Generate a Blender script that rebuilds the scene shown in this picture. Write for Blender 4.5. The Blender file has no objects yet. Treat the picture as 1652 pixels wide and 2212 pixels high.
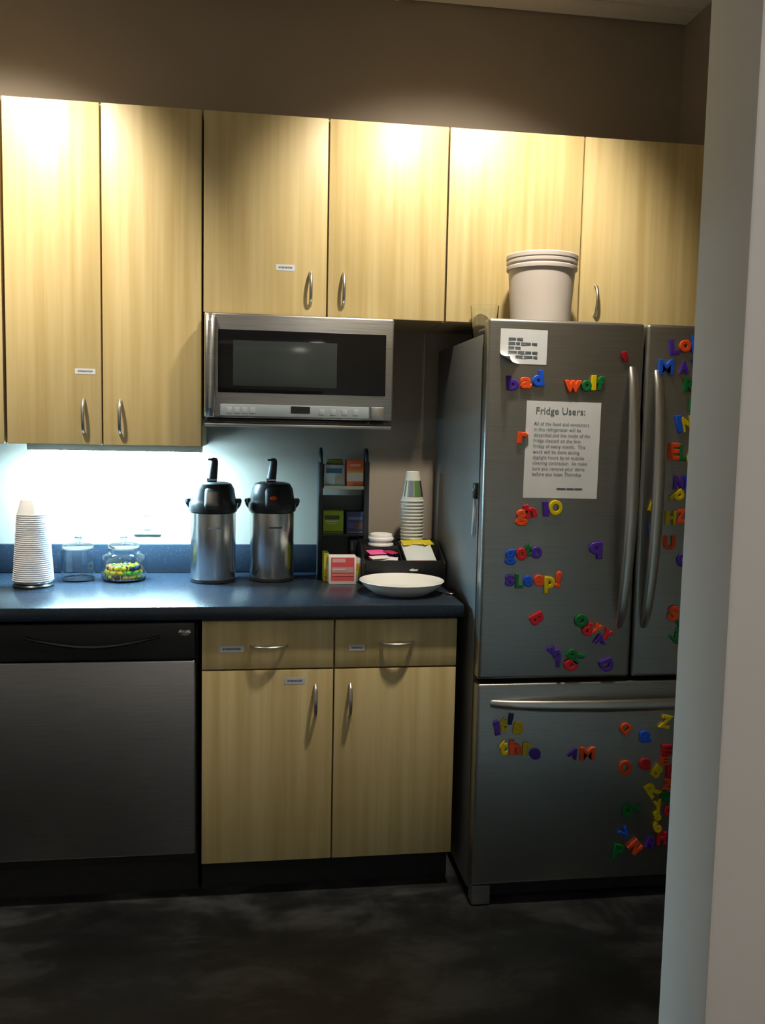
import bpy, bmesh, math, random
from mathutils import Vector, Matrix
random.seed(7)
sc = bpy.context.scene
C = sc.collection
PI = math.pi

# ------------------------------------------------------------ camera, world, exposure
cam = bpy.data.cameras.new('camera')
cam_o = bpy.data.objects.new('camera', cam)
C.objects.link(cam_o)
cam.sensor_fit = 'VERTICAL'
cam.sensor_height = 24.0
cam.lens = 24.0 * 1926.48 / 2212
cam.clip_start = 0.02
_r = Vector((0.98947625, -0.14323941, 0.02047508))
_u = Vector((-0.00687615, 0.09479651, 0.99547292))
_f = Vector((0.14453192, 0.9851376, -0.09281396))
m = Matrix.Identity(4)
for i in range(3):
    m[i][0] = _r[i]; m[i][1] = _u[i]; m[i][2] = -_f[i]
m[0][3], m[1][3], m[2][3] = 0.12718, -3.27568, 1.44522
cam_o.matrix_world = m
sc.camera = cam_o

w = bpy.data.worlds.new('world'); sc.world = w
w.use_nodes = True
w.node_tree.nodes['Background'].inputs[0].default_value = (0.5, 0.55, 0.6, 1)
w.node_tree.nodes['Background'].inputs[1].default_value = 0.02
vs = sc.view_settings
vs.view_transform = 'Standard'; vs.look = 'None'; vs.gamma = 1.0; vs.use_curve_mapping = False
vs.exposure = 0.0

# light levels of the lamps the place has (used by their builders below)
L_UNDER = 370.0      # under-cabinet strip, emission
L_CAN = 200.0        # recessed wall-wash downlights, watts
L_TROFFER = 0.75     # ceiling troffers behind the camera, emission
WARM = (1.0, 0.88, 0.70)
COOL = (0.46, 0.80, 1.0)

# ------------------------------------------------------------ helpers
def offs(p):
    v = Vector((0, 0, 0))
    while p is not None:
        v += p.location; p = p.parent
    return v

def obj(name, bm, mat, parent=None, loc=None, smooth=True, angle=35):
    bmesh.ops.recalc_face_normals(bm, faces=bm.faces[:])
    o_ = offs(parent) + (Vector(loc) if loc is not None else Vector((0, 0, 0)))
    bmesh.ops.translate(bm, verts=bm.verts[:], vec=-o_)
    me = bpy.data.meshes.new(name)
    bm.to_mesh(me); bm.free()
    if smooth:
        me.shade_smooth(); me.set_sharp_from_angle(angle=math.radians(angle))
    me.materials.append(mat)
    o = bpy.data.objects.new(name, me); C.objects.link(o)
    if loc is not None: o.location = loc
    if parent is not None: o.parent = parent
    return o

def tag(o, label=None, cat=None, group=None, kind=None):
    if label: o['label'] = label
    if cat: o['category'] = cat
    if group: o['group'] = group
    if kind: o['kind'] = kind
    return o

def thing(name, loc, label, cat, group=None):
    o = bpy.data.objects.new(name, None); C.objects.link(o)
    o.empty_display_size = 0.05
    o.location = loc
    return tag(o, label, cat, group)

def dup(root, loc, label=None, rotz=None):
    r = root.copy(); C.objects.link(r); r.location = loc
    if rotz is not None: r.rotation_euler = (0, 0, rotz)
    if label: r['label'] = label
    for ch in list(root.children):
        c = ch.copy(); C.objects.link(c); c.parent = r
        for g in list(ch.children):
            d = g.copy(); C.objects.link(d); d.parent = c
    return r

def new(): return bmesh.new()

def merge(bm, t):
    me = bpy.data.meshes.new('tmp'); t.to_mesh(me); t.free()
    bm.from_mesh(me); bpy.data.meshes.remove(me)
    return bm

def box(bm, x0, x1, y0, y1, z0, z1, bev=0.0, seg=2, vert_only=False):
    t = bmesh.new()
    bmesh.ops.create_cube(t, size=1.0)
    for v in t.verts:
        v.co = Vector((x0 if v.co.x < 0 else x1, y0 if v.co.y < 0 else y1, z0 if v.co.z < 0 else z1))
    if bev > 0:
        es = t.edges[:]
        if vert_only:
            es = [e for e in t.edges if abs(e.verts[0].co.z - e.verts[1].co.z) > 1e-6]
        bmesh.ops.bevel(t, geom=es, offset=bev, segments=seg, affect='EDGES', profile=0.5)
    return merge(bm, t)

def B(*a, **k): return box(new(), *a, **k)

def lathe(bm, prof, c=(0, 0, 0), n=40):
    rings = []
    for r, z in prof:
        if r < 1e-6:
            rings.append([bm.verts.new((c[0], c[1], c[2] + z))])
        else:
            rings.append([bm.verts.new((c[0] + r * math.cos(2 * PI * i / n), c[1] + r * math.sin(2 * PI * i / n), c[2] + z)) for i in range(n)])
    for a, b in zip(rings[:-1], rings[1:]):
        if len(a) == 1 and len(b) == 1: continue
        for i in range(n):
            j = (i + 1) % n
            if len(a) == 1: bm.faces.new((a[0], b[i], b[j]))
            elif len(b) == 1: bm.faces.new((a[i], a[j], b[0]))
            else: bm.faces.new((a[i], a[j], b[j], b[i]))
    return bm

def tube(bm, pts, r, n=12, flat=1.0, up=Vector((0, 0, 1))):
    """swept round (or flattened) bar; r may be one radius or a list"""
    pts = [Vector(p) for p in pts]
    rs = r if isinstance(r, (list, tuple)) else [r] * len(pts)
    prev = None; rings = []
    for i, p in enumerate(pts):
        d = (pts[min(i + 1, len(pts) - 1)] - pts[max(i - 1, 0)]).normalized()
        if prev is None:
            a = up if abs(d.dot(up)) < 0.95 else Vector((1, 0, 0))
            s = d.cross(a).normalized()
        else:
            s = (prev - d * prev.dot(d)).normalized()
        prev = s
        q = d.cross(s)
        rings.append([bm.verts.new(p + s * rs[i] * math.cos(2 * PI * k / n) + q * rs[i] * flat * math.sin(2 * PI * k / n)) for k in range(n)])
    for a, b in zip(rings[:-1], rings[1:]):
        for k in range(n):
            j = (k + 1) % n
            bm.faces.new((a[k], a[j], b[j], b[k]))
    bm.faces.new(rings[0][::-1]); bm.faces.new(rings[-1])
    return bm

def prism(bm, poly, axis, lo, hi, bev=0.0):
    t = bmesh.new()
    def P(a, b, c):
        return {'x': (c, a, b), 'y': (a, c, b), 'z': (a, b, c)}[axis]
    A = [t.verts.new(P(a, b, lo)) for a, b in poly]
    D = [t.verts.new(P(a, b, hi)) for a, b in poly]
    t.faces.new(A); t.faces.new(D[::-1])
    n = len(poly)
    for i in range(n):
        t.faces.new((A[i], A[(i + 1) % n], D[(i + 1) % n], D[i]))
    if bev: bmesh.ops.bevel(t, geom=t.edges[:], offset=bev, segments=2, affect='EDGES', profile=0.5)
    return merge(bm, t)

def text_mesh(s, size=1.0, extrude=0.0, bevel=0.0, offset=0.0, align='LEFT', res=3, spacing=1.0):
    cu = bpy.data.curves.new('txt', 'FONT')
    cu.body = s; cu.size = size; cu.extrude = extrude; cu.bevel_depth = bevel; cu.bevel_resolution = 1
    cu.offset = offset; cu.align_x = align; cu.resolution_u = res; cu.space_line = spacing
    o = bpy.data.objects.new('txt', cu); C.objects.link(o)
    dg = bpy.context.evaluated_depsgraph_get()
    me = bpy.data.meshes.new_from_object(o.evaluated_get(dg))
    bpy.data.objects.remove(o); bpy.data.curves.remove(cu)
    return me

# ------------------------------------------------------------ materials
def mat(name, col, rough=0.5, metal=0.0, **k):
    ma = bpy.data.materials.new(name); ma.use_nodes = True
    b = ma.node_tree.nodes['Principled BSDF']
    b.inputs['Base Color'].default_value = (*col, 1)
    b.inputs['Roughness'].default_value = rough
    b.inputs['Metallic'].default_value = metal
    for kk, v in k.items():
        b.inputs[kk.replace('_', ' ')].default_value = v
    return ma

def nodes(ma):
    nt = ma.node_tree
    return nt, nt.nodes, nt.links, nt.nodes['Principled BSDF']

def noise_mix(ma, c1, c2, scale=(1, 1, 1), nscale=5.0, detail=4, lo=0.3, hi=0.7, rnd=False, bump=0.0, rough=None, coord='Object'):
    nt, N, Lk, b = nodes(ma)
    tc = N.new('ShaderNodeTexCoord'); mp = N.new('ShaderNodeMapping')
    mp.inputs['Scale'].default_value = scale
    src = tc.outputs[coord]
    if rnd:
        oi = N.new('ShaderNodeObjectInfo'); mul = N.new('ShaderNodeMath'); mul.operation = 'MULTIPLY'; mul.inputs[1].default_value = 37.0
        Lk.new(oi.outputs['Random'], mul.inputs[0])
        cx = N.new('ShaderNodeCombineXYZ'); Lk.new(mul.outputs[0], cx.inputs[0]); Lk.new(mul.outputs[0], cx.inputs[2])
        ad = N.new('ShaderNodeVectorMath'); ad.operation = 'ADD'
        Lk.new(src, ad.inputs[0]); Lk.new(cx.outputs[0], ad.inputs[1]); src = ad.outputs[0]
    Lk.new(src, mp.inputs['Vector'])
    nz = N.new('ShaderNodeTexNoise'); nz.inputs['Scale'].default_value = nscale; nz.inputs['Detail'].default_value = detail
    Lk.new(mp.outputs[0], nz.inputs['Vector'])
    rp = N.new('ShaderNodeValToRGB')
    rp.color_ramp.elements[0].position = lo; rp.color_ramp.elements[0].color = (*c1, 1)
    rp.color_ramp.elements[1].position = hi; rp.color_ramp.elements[1].color = (*c2, 1)
    Lk.new(nz.outputs['Fac'], rp.inputs[0]); Lk.new(rp.outputs[0], b.inputs['Base Color'])
    if bump:
        bp = N.new('ShaderNodeBump'); bp.inputs['Strength'].default_value = bump; bp.inputs['Distance'].default_value = 0.002
        Lk.new(nz.outputs['Fac'], bp.inputs['Height']); Lk.new(bp.outputs[0], b.inputs['Normal'])
    if rough:
        mr = N.new('ShaderNodeMapRange'); mr.inputs['To Min'].default_value = rough[0]; mr.inputs['To Max'].default_value = rough[1]
        Lk.new(nz.outputs['Fac'], mr.inputs['Value']); Lk.new(mr.outputs[0], b.inputs['Roughness'])
    return ma

M = {}
M['maple'] = noise_mix(mat('maple_laminate', (0.7, 0.5, 0.27), 0.42), (0.56, 0.425, 0.18), (0.71, 0.58, 0.30), scale=(16, 16, 0.55), nscale=2.2, detail=6, lo=0.32, hi=0.68, rnd=True)
M['maple_edge'] = noise_mix(mat('maple_carcass', (0.4, 0.29, 0.15), 0.5), (0.38, 0.28, 0.15), (0.46, 0.35, 0.19), scale=(12, 12, 0.6), nscale=3)
M['steel'] = noise_mix(mat('brushed_steel', (0.5, 0.5, 0.49), 0.34, 1.0), (0.44, 0.44, 0.43), (0.56, 0.56, 0.55), scale=(2, 2, 160), nscale=3, rough=(0.28, 0.4))
M['fridge_steel'] = noise_mix(mat('fridge_steel', (0.4, 0.4, 0.38), 0.36, 1.0), (0.36, 0.365, 0.35), (0.43, 0.435, 0.42), scale=(2, 2, 150), nscale=3, rough=(0.3, 0.42))
M['dw_steel'] = noise_mix(mat('dishwasher_steel', (0.4, 0.4, 0.4), 0.33, 1.0), (0.36, 0.36, 0.37), (0.45, 0.45, 0.46), scale=(3, 3, 120), nscale=3, rough=(0.26, 0.38))
M['chrome'] = mat('polished_metal', (0.72, 0.72, 0.7), 0.16, 1.0)
M['nickel'] = mat('satin_nickel', (0.62, 0.62, 0.6), 0.3, 1.0)
M['grey_case'] = noise_mix(mat('grey_painted_case', (0.12, 0.13, 0.13), 0.45), (0.11, 0.12, 0.12), (0.15, 0.16, 0.16), nscale=300, bump=0.1)
M['black'] = mat('black_plastic', (0.012, 0.013, 0.015), 0.35)
M['black_gloss'] = mat('black_gloss', (0.006, 0.006, 0.007), 0.08)
M['black_matte'] = noise_mix(mat('black_rubber', (0.01, 0.01, 0.01), 0.7), (0.008, 0.008, 0.008), (0.014, 0.014, 0.014), nscale=40)
M['dark_glass'] = mat('dark_window', (0.035, 0.045, 0.045), 0.15)
M['gasket'] = mat('gasket', (0.015, 0.015, 0.016), 0.6)
M['counter'] = noise_mix(mat('slate_laminate', (0.04, 0.05, 0.065), 0.3), (0.013, 0.021, 0.034), (0.018, 0.028, 0.044), nscale=140, detail=2, rough=(0.24, 0.29))
M['wall'] = noise_mix(mat('taupe_paint', (0.33, 0.27, 0.2), 0.75), (0.32, 0.275, 0.225), (0.345, 0.297, 0.245), nscale=3, bump=0.0)
M['wall_front'] = noise_mix(mat('pale_paint', (0.5, 0.46, 0.42), 0.75), (0.80, 0.77, 0.73), (0.83, 0.80, 0.76), nscale=3)
M['ceiling'] = noise_mix(mat('ceiling_tile', (0.6, 0.58, 0.56), 0.85), (0.70, 0.69, 0.68), (0.80, 0.79, 0.78), nscale=120, bump=0.2)
M['white_metal'] = mat('white_enamel', (0.7, 0.69, 0.67), 0.5)
M['white'] = mat('white_plastic', (0.8, 0.8, 0.79), 0.45)
M['cup_white'] = mat('white_paper', (0.8, 0.81, 0.83), 0.6)
M['porcelain'] = mat('white_porcelain', (0.78, 0.79, 0.77), 0.14)
M['bucket'] = noise_mix(mat('cloudy_plastic', (0.6, 0.54, 0.5), 0.45), (0.58, 0.52, 0.49), (0.66, 0.6, 0.56), nscale=4)
M['paper'] = noise_mix(mat('office_paper', (0.75, 0.77, 0.8), 0.7), (0.70, 0.73, 0.77), (0.78, 0.8, 0.83), nscale=8)
M['ink'] = mat('black_ink', (0.03, 0.035, 0.045), 0.7)
M['grey_ink'] = mat('grey_ink', (0.10, 0.125, 0.155), 0.7)
M['black_soft'] = mat('black_soft_plastic', (0.012, 0.014, 0.017), 0.5)

def glass(name, col=(1, 1, 1), ior=1.45, rough=0.0):
    ma = mat(name, col, rough); b = ma.node_tree.nodes['Principled BSDF']
    b.inputs['Transmission Weight'].default_value = 1.0; b.inputs['IOR'].default_value = ior
    return ma
M['glass'] = glass('clear_glass', (0.96, 0.985, 1.0))

def emit(name, col, s):
    ma = mat(name, (0.8, 0.8, 0.8), 0.5); b = ma.node_tree.nodes['Principled BSDF']
    b.inputs['Emission Color'].default_value = (*col, 1); b.inputs['Emission Strength'].default_value = s
    return ma

# floor: dark mottled slate-look sheet
fl = mat('slate_vinyl', (0.03, 0.03, 0.03), 0.42)
nt, N, Lk, b = nodes(fl)
tc = N.new('ShaderNodeTexCoord'); mp = N.new('ShaderNodeMapping'); mp.inputs['Scale'].default_value = (1.0, 1.7, 1.0); mp.inputs['Rotation'].default_value = (0, 0, 0.5)
Lk.new(tc.outputs['Object'], mp.inputs['Vector'])
n1 = N.new('ShaderNodeTexNoise'); n1.inputs['Scale'].default_value = 2.6; n1.inputs['Detail'].default_value = 9; n1.inputs['Roughness'].default_value = 0.66; n1.inputs['Distortion'].default_value = 0.35
Lk.new(mp.outputs[0], n1.inputs['Vector'])
rp = N.new('ShaderNodeValToRGB')
rp.color_ramp.elements[0].position = 0.38; rp.color_ramp.elements[0].color = (0.009, 0.010, 0.011, 1)
rp.color_ramp.elements[1].position = 0.66; rp.color_ramp.elements[1].color = (0.080, 0.083, 0.088, 1)
e = rp.color_ramp.elements.new(0.5); e.color = (0.021, 0.022, 0.024, 1)
Lk.new(n1.outputs['Fac'], rp.inputs[0]); Lk.new(rp.outputs[0], b.inputs['Base Color'])
bp = N.new('ShaderNodeBump'); bp.inputs['Strength'].default_value = 0.25; bp.inputs['Distance'].default_value = 0.003
Lk.new(n1.outputs['Fac'], bp.inputs['Height']); Lk.new(bp.outputs[0], b.inputs['Normal'])
M['floor'] = fl

# small printed stickers: a pale label with a line of print (flat print, in the label's own frame)
stk = mat('label_print', (0.6, 0.66, 0.75), 0.5)
nt, N, Lk, b = nodes(stk)
tc = N.new('ShaderNodeTexCoord'); sp = N.new('ShaderNodeSeparateXYZ'); Lk.new(tc.outputs['Generated'], sp.inputs[0])
def mth(op, a, bv=None):
    q = N.new('ShaderNodeMath'); q.operation = op
    if hasattr(a, 'links'): Lk.new(a, q.inputs[0])
    else: q.inputs[0].default_value = a
    if bv is not None:
        if hasattr(bv, 'links'): Lk.new(bv, q.inputs[1])
        else: q.inputs[1].default_value = bv
    return q.outputs[0]
dz = mth('ABSOLUTE', mth('SUBTRACT', sp.outputs[2], 0.5)); inz = mth('LESS_THAN', dz, 0.17)
dx = mth('ABSOLUTE', mth('SUBTRACT', sp.outputs[0], 0.5)); inx = mth('LESS_THAN', dx, 0.36)
mpn = N.new('ShaderNodeMapping'); mpn.inputs['Scale'].default_value = (26, 1, 5); Lk.new(tc.outputs['Generated'], mpn.inputs[0])
wv = N.new('ShaderNodeTexNoise'); wv.inputs['Scale'].default_value = 1.0; Lk.new(mpn.outputs[0], wv.inputs['Vector'])
msk = mth('MULTIPLY', mth('MULTIPLY', inz, inx), mth('GREATER_THAN', wv.outputs['Fac'], 0.44))
mx = N.new('ShaderNodeMix'); mx.data_type = 'RGBA'
mx.inputs[6].default_value = (0.66, 0.72, 0.82, 1); mx.inputs[7].default_value = (0.12, 0.15, 0.22, 1)
Lk.new(msk, mx.inputs[0]); Lk.new(mx.outputs[2], b.inputs['Base Color'])
M['sticker'] = stk

COL = {'purple': (0.075, 0.022, 0.36), 'orange': (0.85, 0.09, 0.012), 'blue': (0.012, 0.10, 0.70), 'green': (0.005, 0.16, 0.035),
       'yellow': (0.72, 0.55, 0.0), 'red': (0.62, 0.012, 0.022), 'darkred': (0.28, 0.006, 0.012), 'navy': (0.01, 0.015, 0.12)}
for k, v in COL.items():
    M['mag_' + k] = mat('magnet_' + k, v, 0.32)

# ------------------------------------------------------------ the room
ZC = 2.9576
XL, XR, YF, XE = -3.2, 1.705, -5.6, 3.4      # left wall, kitchen right wall, rear wall, far right wall
PX, PY0, PY1 = 0.677, -2.32, -2.20           # free end and faces of the partition wall in the foreground
def struct(name, bm, ma, parent=None, **k):
    o = obj(name, bm, ma, parent, **k)
    if parent is None: o['kind'] = 'structure'
    return o
struct('floor', B(XL, XE, YF, 0.0, -0.08, 0.0), M['floor'])
struct('wall_back', B(XL - 0.1, XR + 0.1, 0.0, 0.1, 0, ZC + 0.1), M['wall'])
struct('wall_right', B(XR, XR + 0.1, PY1, 0.0, 0, ZC + 0.1), M['wall'])
struct('wall_left', B(XL - 0.1, XL, YF, 0.0, 0, ZC + 0.1), M['wall_front'])
struct('wall_partition', B(PX, XE, PY0, PY1, 0, ZC, bev=0.004), M['wall_front'])
struct('wall_rear', B(XL - 0.1, XE + 0.1, YF - 0.1, YF, 0, ZC + 0.1), M['wall_front'])
struct('wall_far_right', B(XE, XE + 0.1, YF, PY0, 0, ZC + 0.1), M['wall_front'])

ceil = struct('ceiling', B(XL, XE, YF, 0.0, ZC + 0.012, ZC + 0.08), M['white_metal'])
TY = [0.0, -0.123]
while TY[-1] > YF: TY.append(TY[-1] - 0.6096)
TX = [XE]
x = 0.62 + 1.2192 * 2
TX = [x for x in (0.62 + 1.2192 * k for k in range(3, -5, -1)) if XL < x < XE]
TX = [XE] + TX + [XL]
troffer_cells = [(-1.8, -4.2), (-0.05, -4.2), (1.2, -4.2), (2.3, -3.0), (-2.3, -2.4)]
tile_cache = {}
holes = []
for yi in range(len(TY) - 1):
    y1, y0 = TY[yi], max(TY[yi + 1], YF)
    if y1 - y0 < 0.03: continue
    for xi in range(len(TX) - 1):
        x1, x0 = TX[xi], TX[xi + 1]
        if x1 - x0 < 0.03: continue
        if any(x0 < a < x1 and y0 < b_ < y1 for a, b_ in troffer_cells):
            holes.append((x0, x1, y0, y1)); continue
        key = (round(x1 - x0, 3), round(y1 - y0, 3))
        cxy = ((x0 + x1) / 2, (y0 + y1) / 2, ZC)
        if key in tile_cache:
            o = tile_cache[key].copy(); C.objects.link(o); o.location = Vector(cxy); o.parent = ceil
        else:
            o = obj('ceiling_tile', B(x0 + 0.008, x1 - 0.008, y0 + 0.008, y1 - 0.008, ZC, ZC + 0.012, bev=0.003, seg=1), M['ceiling'], ceil, loc=cxy)
            tile_cache[key] = o
g = new()
for y in TY[1:-1]: box(g, XL, XE, y - 0.009, y + 0.009, ZC - 0.002, ZC + 0.012)
for x in TX[1:-1]: box(g, x - 0.009, x + 0.009, YF, 0, ZC - 0.0015, ZC + 0.012)
obj('ceiling_grid', g, M['white_metal'], ceil)

# lamps of the room
tl_words = ['over the left part of the room', 'straight above the camera side of the room', 'right of centre behind the partition', 'beside the partition wall', 'near the left wall']
for i, (x0, x1, y0, y1) in enumerate(holes):
    t = thing('ceiling_light', ((x0 + x1) / 2, (y0 + y1) / 2, ZC), 'rectangular troffer ceiling light ' + tl_words[i % 5], 'ceiling light', 'ceiling troffers')
    f = new()
    for a in ((x0 + .01, x0 + .05, y0 + .01, y1 - .01), (x1 - .05, x1 - .01, y0 + .01, y1 - .01), (x0 + .05, x1 - .05, y0 + .01, y0 + .05), (x0 + .05, x1 - .05, y1 - .05, y1 - .01)):
        box(f, *a, ZC, ZC + 0.012)
    obj('frame', f, M['white_metal'], t)
    near = x0 > 0.4
    obj('diffuser', B(x0 + .05, x1 - .05, y0 + .05, y1 - .05, ZC + 0.004, ZC + 0.012), emit('troffer_diffuser', (1.0, 0.94, 0.87), L_TROFFER * (14.0 if near and y1 > -3.8 else 3.0 if near else 2.2 if y1 > -3.0 else 0.35)), t)

M['lens'] = emit('downlight_lens', WARM, 6.0)
CANS = [(-0.74, -1.06, 1.15, 'above the tall wall cupboards'), (0.80, -1.12, 0.88, 'above the microwave and refrigerator')]
for x, y, k, wd in CANS:
    t = thing('recessed_downlight', (x, y, ZC - 0.006), 'round recessed downlight ' + wd, 'ceiling light', 'recessed downlights')
    obj('trim_ring', lathe(new(), [(0.062, 0.0), (0.085, -0.002), (0.088, 0.003), (0.062, 0.006)] + [(0.062, 0.0)], (x, y, ZC - 0.006)), M['white_metal'], t)
    obj('lens', lathe(new(), [(0, 0.002), (0.062, 0.002), (0.062, 0.005), (0, 0.005)], (x, y, ZC - 0.006)), M['lens'], t)
    ld = bpy.data.lights.new('downlight', 'SPOT'); ld.energy = L_CAN * k; ld.color = WARM
    ld.spot_size = math.radians(76) if x < 0 else math.radians(80); ld.spot_blend = 0.75; ld.shadow_soft_size = 0.055
    lo = bpy.data.objects.new('downlight_lamp', ld); C.objects.link(lo); lo.parent = t; lo.location = (0, 0, -0.012)
    lo.rotation_euler = (math.radians(38), 0, 0)      # wall-wash optic aimed at the cupboard fronts

# ------------------------------------------------------------ wall cupboards
YU = -0.345
def bow_handle(p0, p1, out, r=0.0055, n=14, flat=0.7):
    """bow pull between two points on a front face at y, bowing towards -y"""
    p0, p1 = Vector(p0), Vector(p1)
    pts = []
    for i in range(n + 1):
        t = i / n
        q = p0.lerp(p1, t)
        q.y -= out * (math.sin(PI * t) ** 0.45)
        pts.append(q)
    return tube(new(), pts, r, 12, flat)

def door(parent, name, x0, x1, z0, z1, yf, gap=0.0025, th=0.019):
    return obj(name, B(x0 + gap, x1 - gap, yf, yf + th, z0 + gap, z1 - gap, bev=0.0015), M['maple'], parent)

def sticker(parent, x0, x1, z0, z1, yf):
    return tag(obj('label_sticker', B(x0, x1, yf - 0.0006, yf, z0, z1), M['sticker'], parent, smooth=False), 'small white printed label')

def upper(x0, x1, xm, z0, z1, label, gaps=(0.0025, 0.0025), hz=None, hxs=(), st=None):
    t = thing('wall_cupboard', ((x0 + x1) / 2, 0.0, z0), label, 'cupboard', 'maple wall cupboards')
    obj('body', B(x0 + 0.001, x1 - 0.001, YU + 0.021, -0.001, z0 + 0.001, z1), M['maple_edge'], t)
    doors = []
    for k, (a, b_) in enumerate(((x0, xm), (xm, x1))):
        d = door(t, 'door', a, b_, z0, z1, YU)
        doors.append(d)
        if k < len(hxs) and hxs[k] is not None:
            obj('handle', bow_handle((hxs[k], YU + 0.001, hz[1]), (hxs[k], YU + 0.001, hz[0]), 0.027), M['nickel'], d)
    if st: sticker(doors[0], *st, YU)
    return t
ZUB, ZUT, ZMB = 1.3745, 2.4245, 1.8002
upper(-1.242, -0.6365, -0.94, ZUB, ZUT, 'tall maple wall cupboard beyond the cup stack', hz=(1.41, 1.52), hxs=(-0.995, -0.885))
upper(-0.6325, -0.0345, -0.343, ZUB, ZUT, 'tall maple wall cupboard over the glass jars', hz=(1.412, 1.519), hxs=(-0.399, -0.288), st=(-0.425, -0.363, 1.597, 1.614))
upper(-0.0325, 0.7515, 0.3619, ZMB, ZUT, 'short maple wall cupboard directly above the microwave', hz=(1.838, 1.943), hxs=(0.308, 0.414), st=(0.197, 0.257, 1.943, 1.962))
upper(0.7525, 1.668, 1.2098, ZMB, ZUT, 'short maple wall cupboard above the refrigerator', hz=(1.838, 1.943), hxs=(1.156, 1.266))
obj_f = tag(obj('filler_strip', B(1.669, XR - 0.001, YU + 0.004, -0.001, ZMB, ZUT), M['maple'], loc=(1.687, -0.17, ZMB)), 'narrow maple filler strip between wall cupboard and right wall', 'filler strip')

# under-cupboard light
t = thing('under_cupboard_light', (-0.36, -0.15, ZUB - 0.03), 'slim white light bar under the tall wall cupboard', 'light')
obj('housing', B(-0.61, -0.045, -0.19, -0.10, ZUB - 0.022, ZUB, bev=0.002), M['white_metal'], t)
M['under'] = emit('cool_tube', COOL, L_UNDER)
obj('diffuser', B(-0.60, -0.055, -0.18, -0.11, ZUB - 0.030, ZUB - 0.0222, bev=0.003), M['under'], t)

# ------------------------------------------------------------ base cabinets, dishwasher, worktop
YB = -0.62
def base_unit(x0, xm, x1, label, hx=(), dh=(), st=()):
    t = thing('base_cabinet', ((x0 + x1) / 2, -0.3, 0.0), label, 'cabinet', 'maple base cabinets')
    obj('body', B(x0 + 0.001, x1 - 0.001, YB + 0.021, -0.03, 0.105, 0.872), M['maple_edge'], t)
    obj('toe_kick', B(x0, x1, -0.552, -0.53, 0.0, 0.105), M['black_matte'], t)
    k = 0
    for a, b_ in ((x0, xm), (xm, x1)):
        d = door(t, 'drawer', a, b_, 0.715, 0.868, YB)
        if k < len(dh):
            obj('handle', bow_handle((dh[k][0], YB + .001, dh[k][2]), (dh[k][1], YB + .001, dh[k][2]), 0.026), M['nickel'], d)
        if k < len(st): sticker(d, *st[k], YB)
        e_ = door(t, 'door', a, b_, 0.11, 0.715, YB)
        if k < len(hx):
            obj('handle', bow_handle((hx[k], YB + .001, 0.665), (hx[k], YB + .001, 0.562), 0.026), M['nickel'], e_)
        if k == 0 and len(st) > 2: sticker(e_, *st[2], YB)
        k += 1
    return t
base_unit(-0.0206, 0.3773, 0.7601, 'maple base cabinet with two drawers and two doors beside the dishwasher and refrigerator',
          hx=(0.3215, 0.428), dh=((0.128, 0.230, 0.788), (0.521, 0.619, 0.7925)),
          st=((0.033, 0.106, 0.770, 0.789), (0.423, 0.470, 0.769, 0.787), (0.228, 0.289, 0.669, 0.688)))
base_unit(-1.242, -0.94, -0.645, 'maple base cabinet on the far side of the dishwasher', hx=(-0.99, -0.89), dh=((-1.14, -1.04, 0.788), (-0.84, -0.74, 0.788)))

t = thing('dishwasher', (-0.335, -0.3, 0.0), 'stainless dishwasher with black control panel under the worktop', 'dishwasher')
x0, x1 = -0.641, -0.033
obj('tub', B(x0, x1, -0.575, -0.03, 0.11, 0.868), M['gasket'], t)
obj('toe_panel', B(x0, x1, -0.552, -0.53, 0.0, 0.11), M['black_matte'], t)
obj('door_panel', B(x0 + .002, x1 - .004, YB - 0.004, -0.577, 0.148, 0.749, bev=0.006, seg=3), M['dw_steel'], t)
cp = obj('control_panel', B(x0 + .002, x1 - .004, YB - 0.006, -0.577, 0.752, 0.864, bev=0.006, seg=3), M['black'], t)
# pocket handle: a scooped lip across the control panel
g = new(); pts = []
for i in range(25):
    s = i / 24; xx = -0.52 + 0.38 * s
    pts.append((xx, YB - 0.007, 0.822 - 0.030 * math.sin(PI * s)))
tube(g, pts, 0.006, 10, 0.8)
obj('pocket_handle', g, M['black'], cp)
g = new(); lathe(g, [(0, 0.0), (1, 0.0), (1, 0.5), (0.8, 1.0), (0, 1.0)], n=28)
bmesh.ops.scale(g, verts=g.verts[:], vec=(0.018, 0.0105, 0.004))
bmesh.ops.rotate(g, verts=g.verts[:], cent=(0, 0, 0), matrix=Matrix.Rotation(PI / 2, 3, 'X'))
bmesh.ops.translate(g, verts=g.verts[:], vec=(-0.068, YB - 0.0055, 0.834))
tag(obj('badge', g, M['chrome'], cp), 'small oval silver badge')

g = new()
box(g, -1.25, 0.773, -0.645, -0.021, 0.874, 0.914, bev=0.004)
tag(obj('worktop', g, M['counter'], loc=(-0.24, -0.33, 0.874)), 'dark slate-blue laminate worktop running over dishwasher and cabinets', 'worktop')
tag(obj('upstand', B(-1.25, 0.773, -0.020, -0.0005, 0.9142, 1.016, bev=0.003), M['counter'], loc=(-0.24, -0.01, 0.9142)), 'low slate-blue laminate upstand along the wall behind the worktop', 'backsplash')

# wall socket behind the jars
t = thing('wall_socket', (-0.245, -0.0005, 1.095), 'white double wall socket above the worktop upstand', 'socket')
obj('cover_plate', B(-0.293, -0.197, -0.006, -0.0005, 1.05, 1.165, bev=0.002), M['white'], t)
for z in (1.082, 1.132):
    s_ = obj('outlet', B(-0.261, -0.229, -0.0085, -0.0062, z - 0.014, z + 0.014, bev=0.001), M['white'], t)
    g = new(); box(g, -0.253, -0.251, -0.0095, -0.0087, z - 0.004, z + 0.006); box(g, -0.239, -0.237, -0.0095, -0.0087, z - 0.004, z + 0.006)
    obj('slot', g, M['black'], s_)

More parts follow.
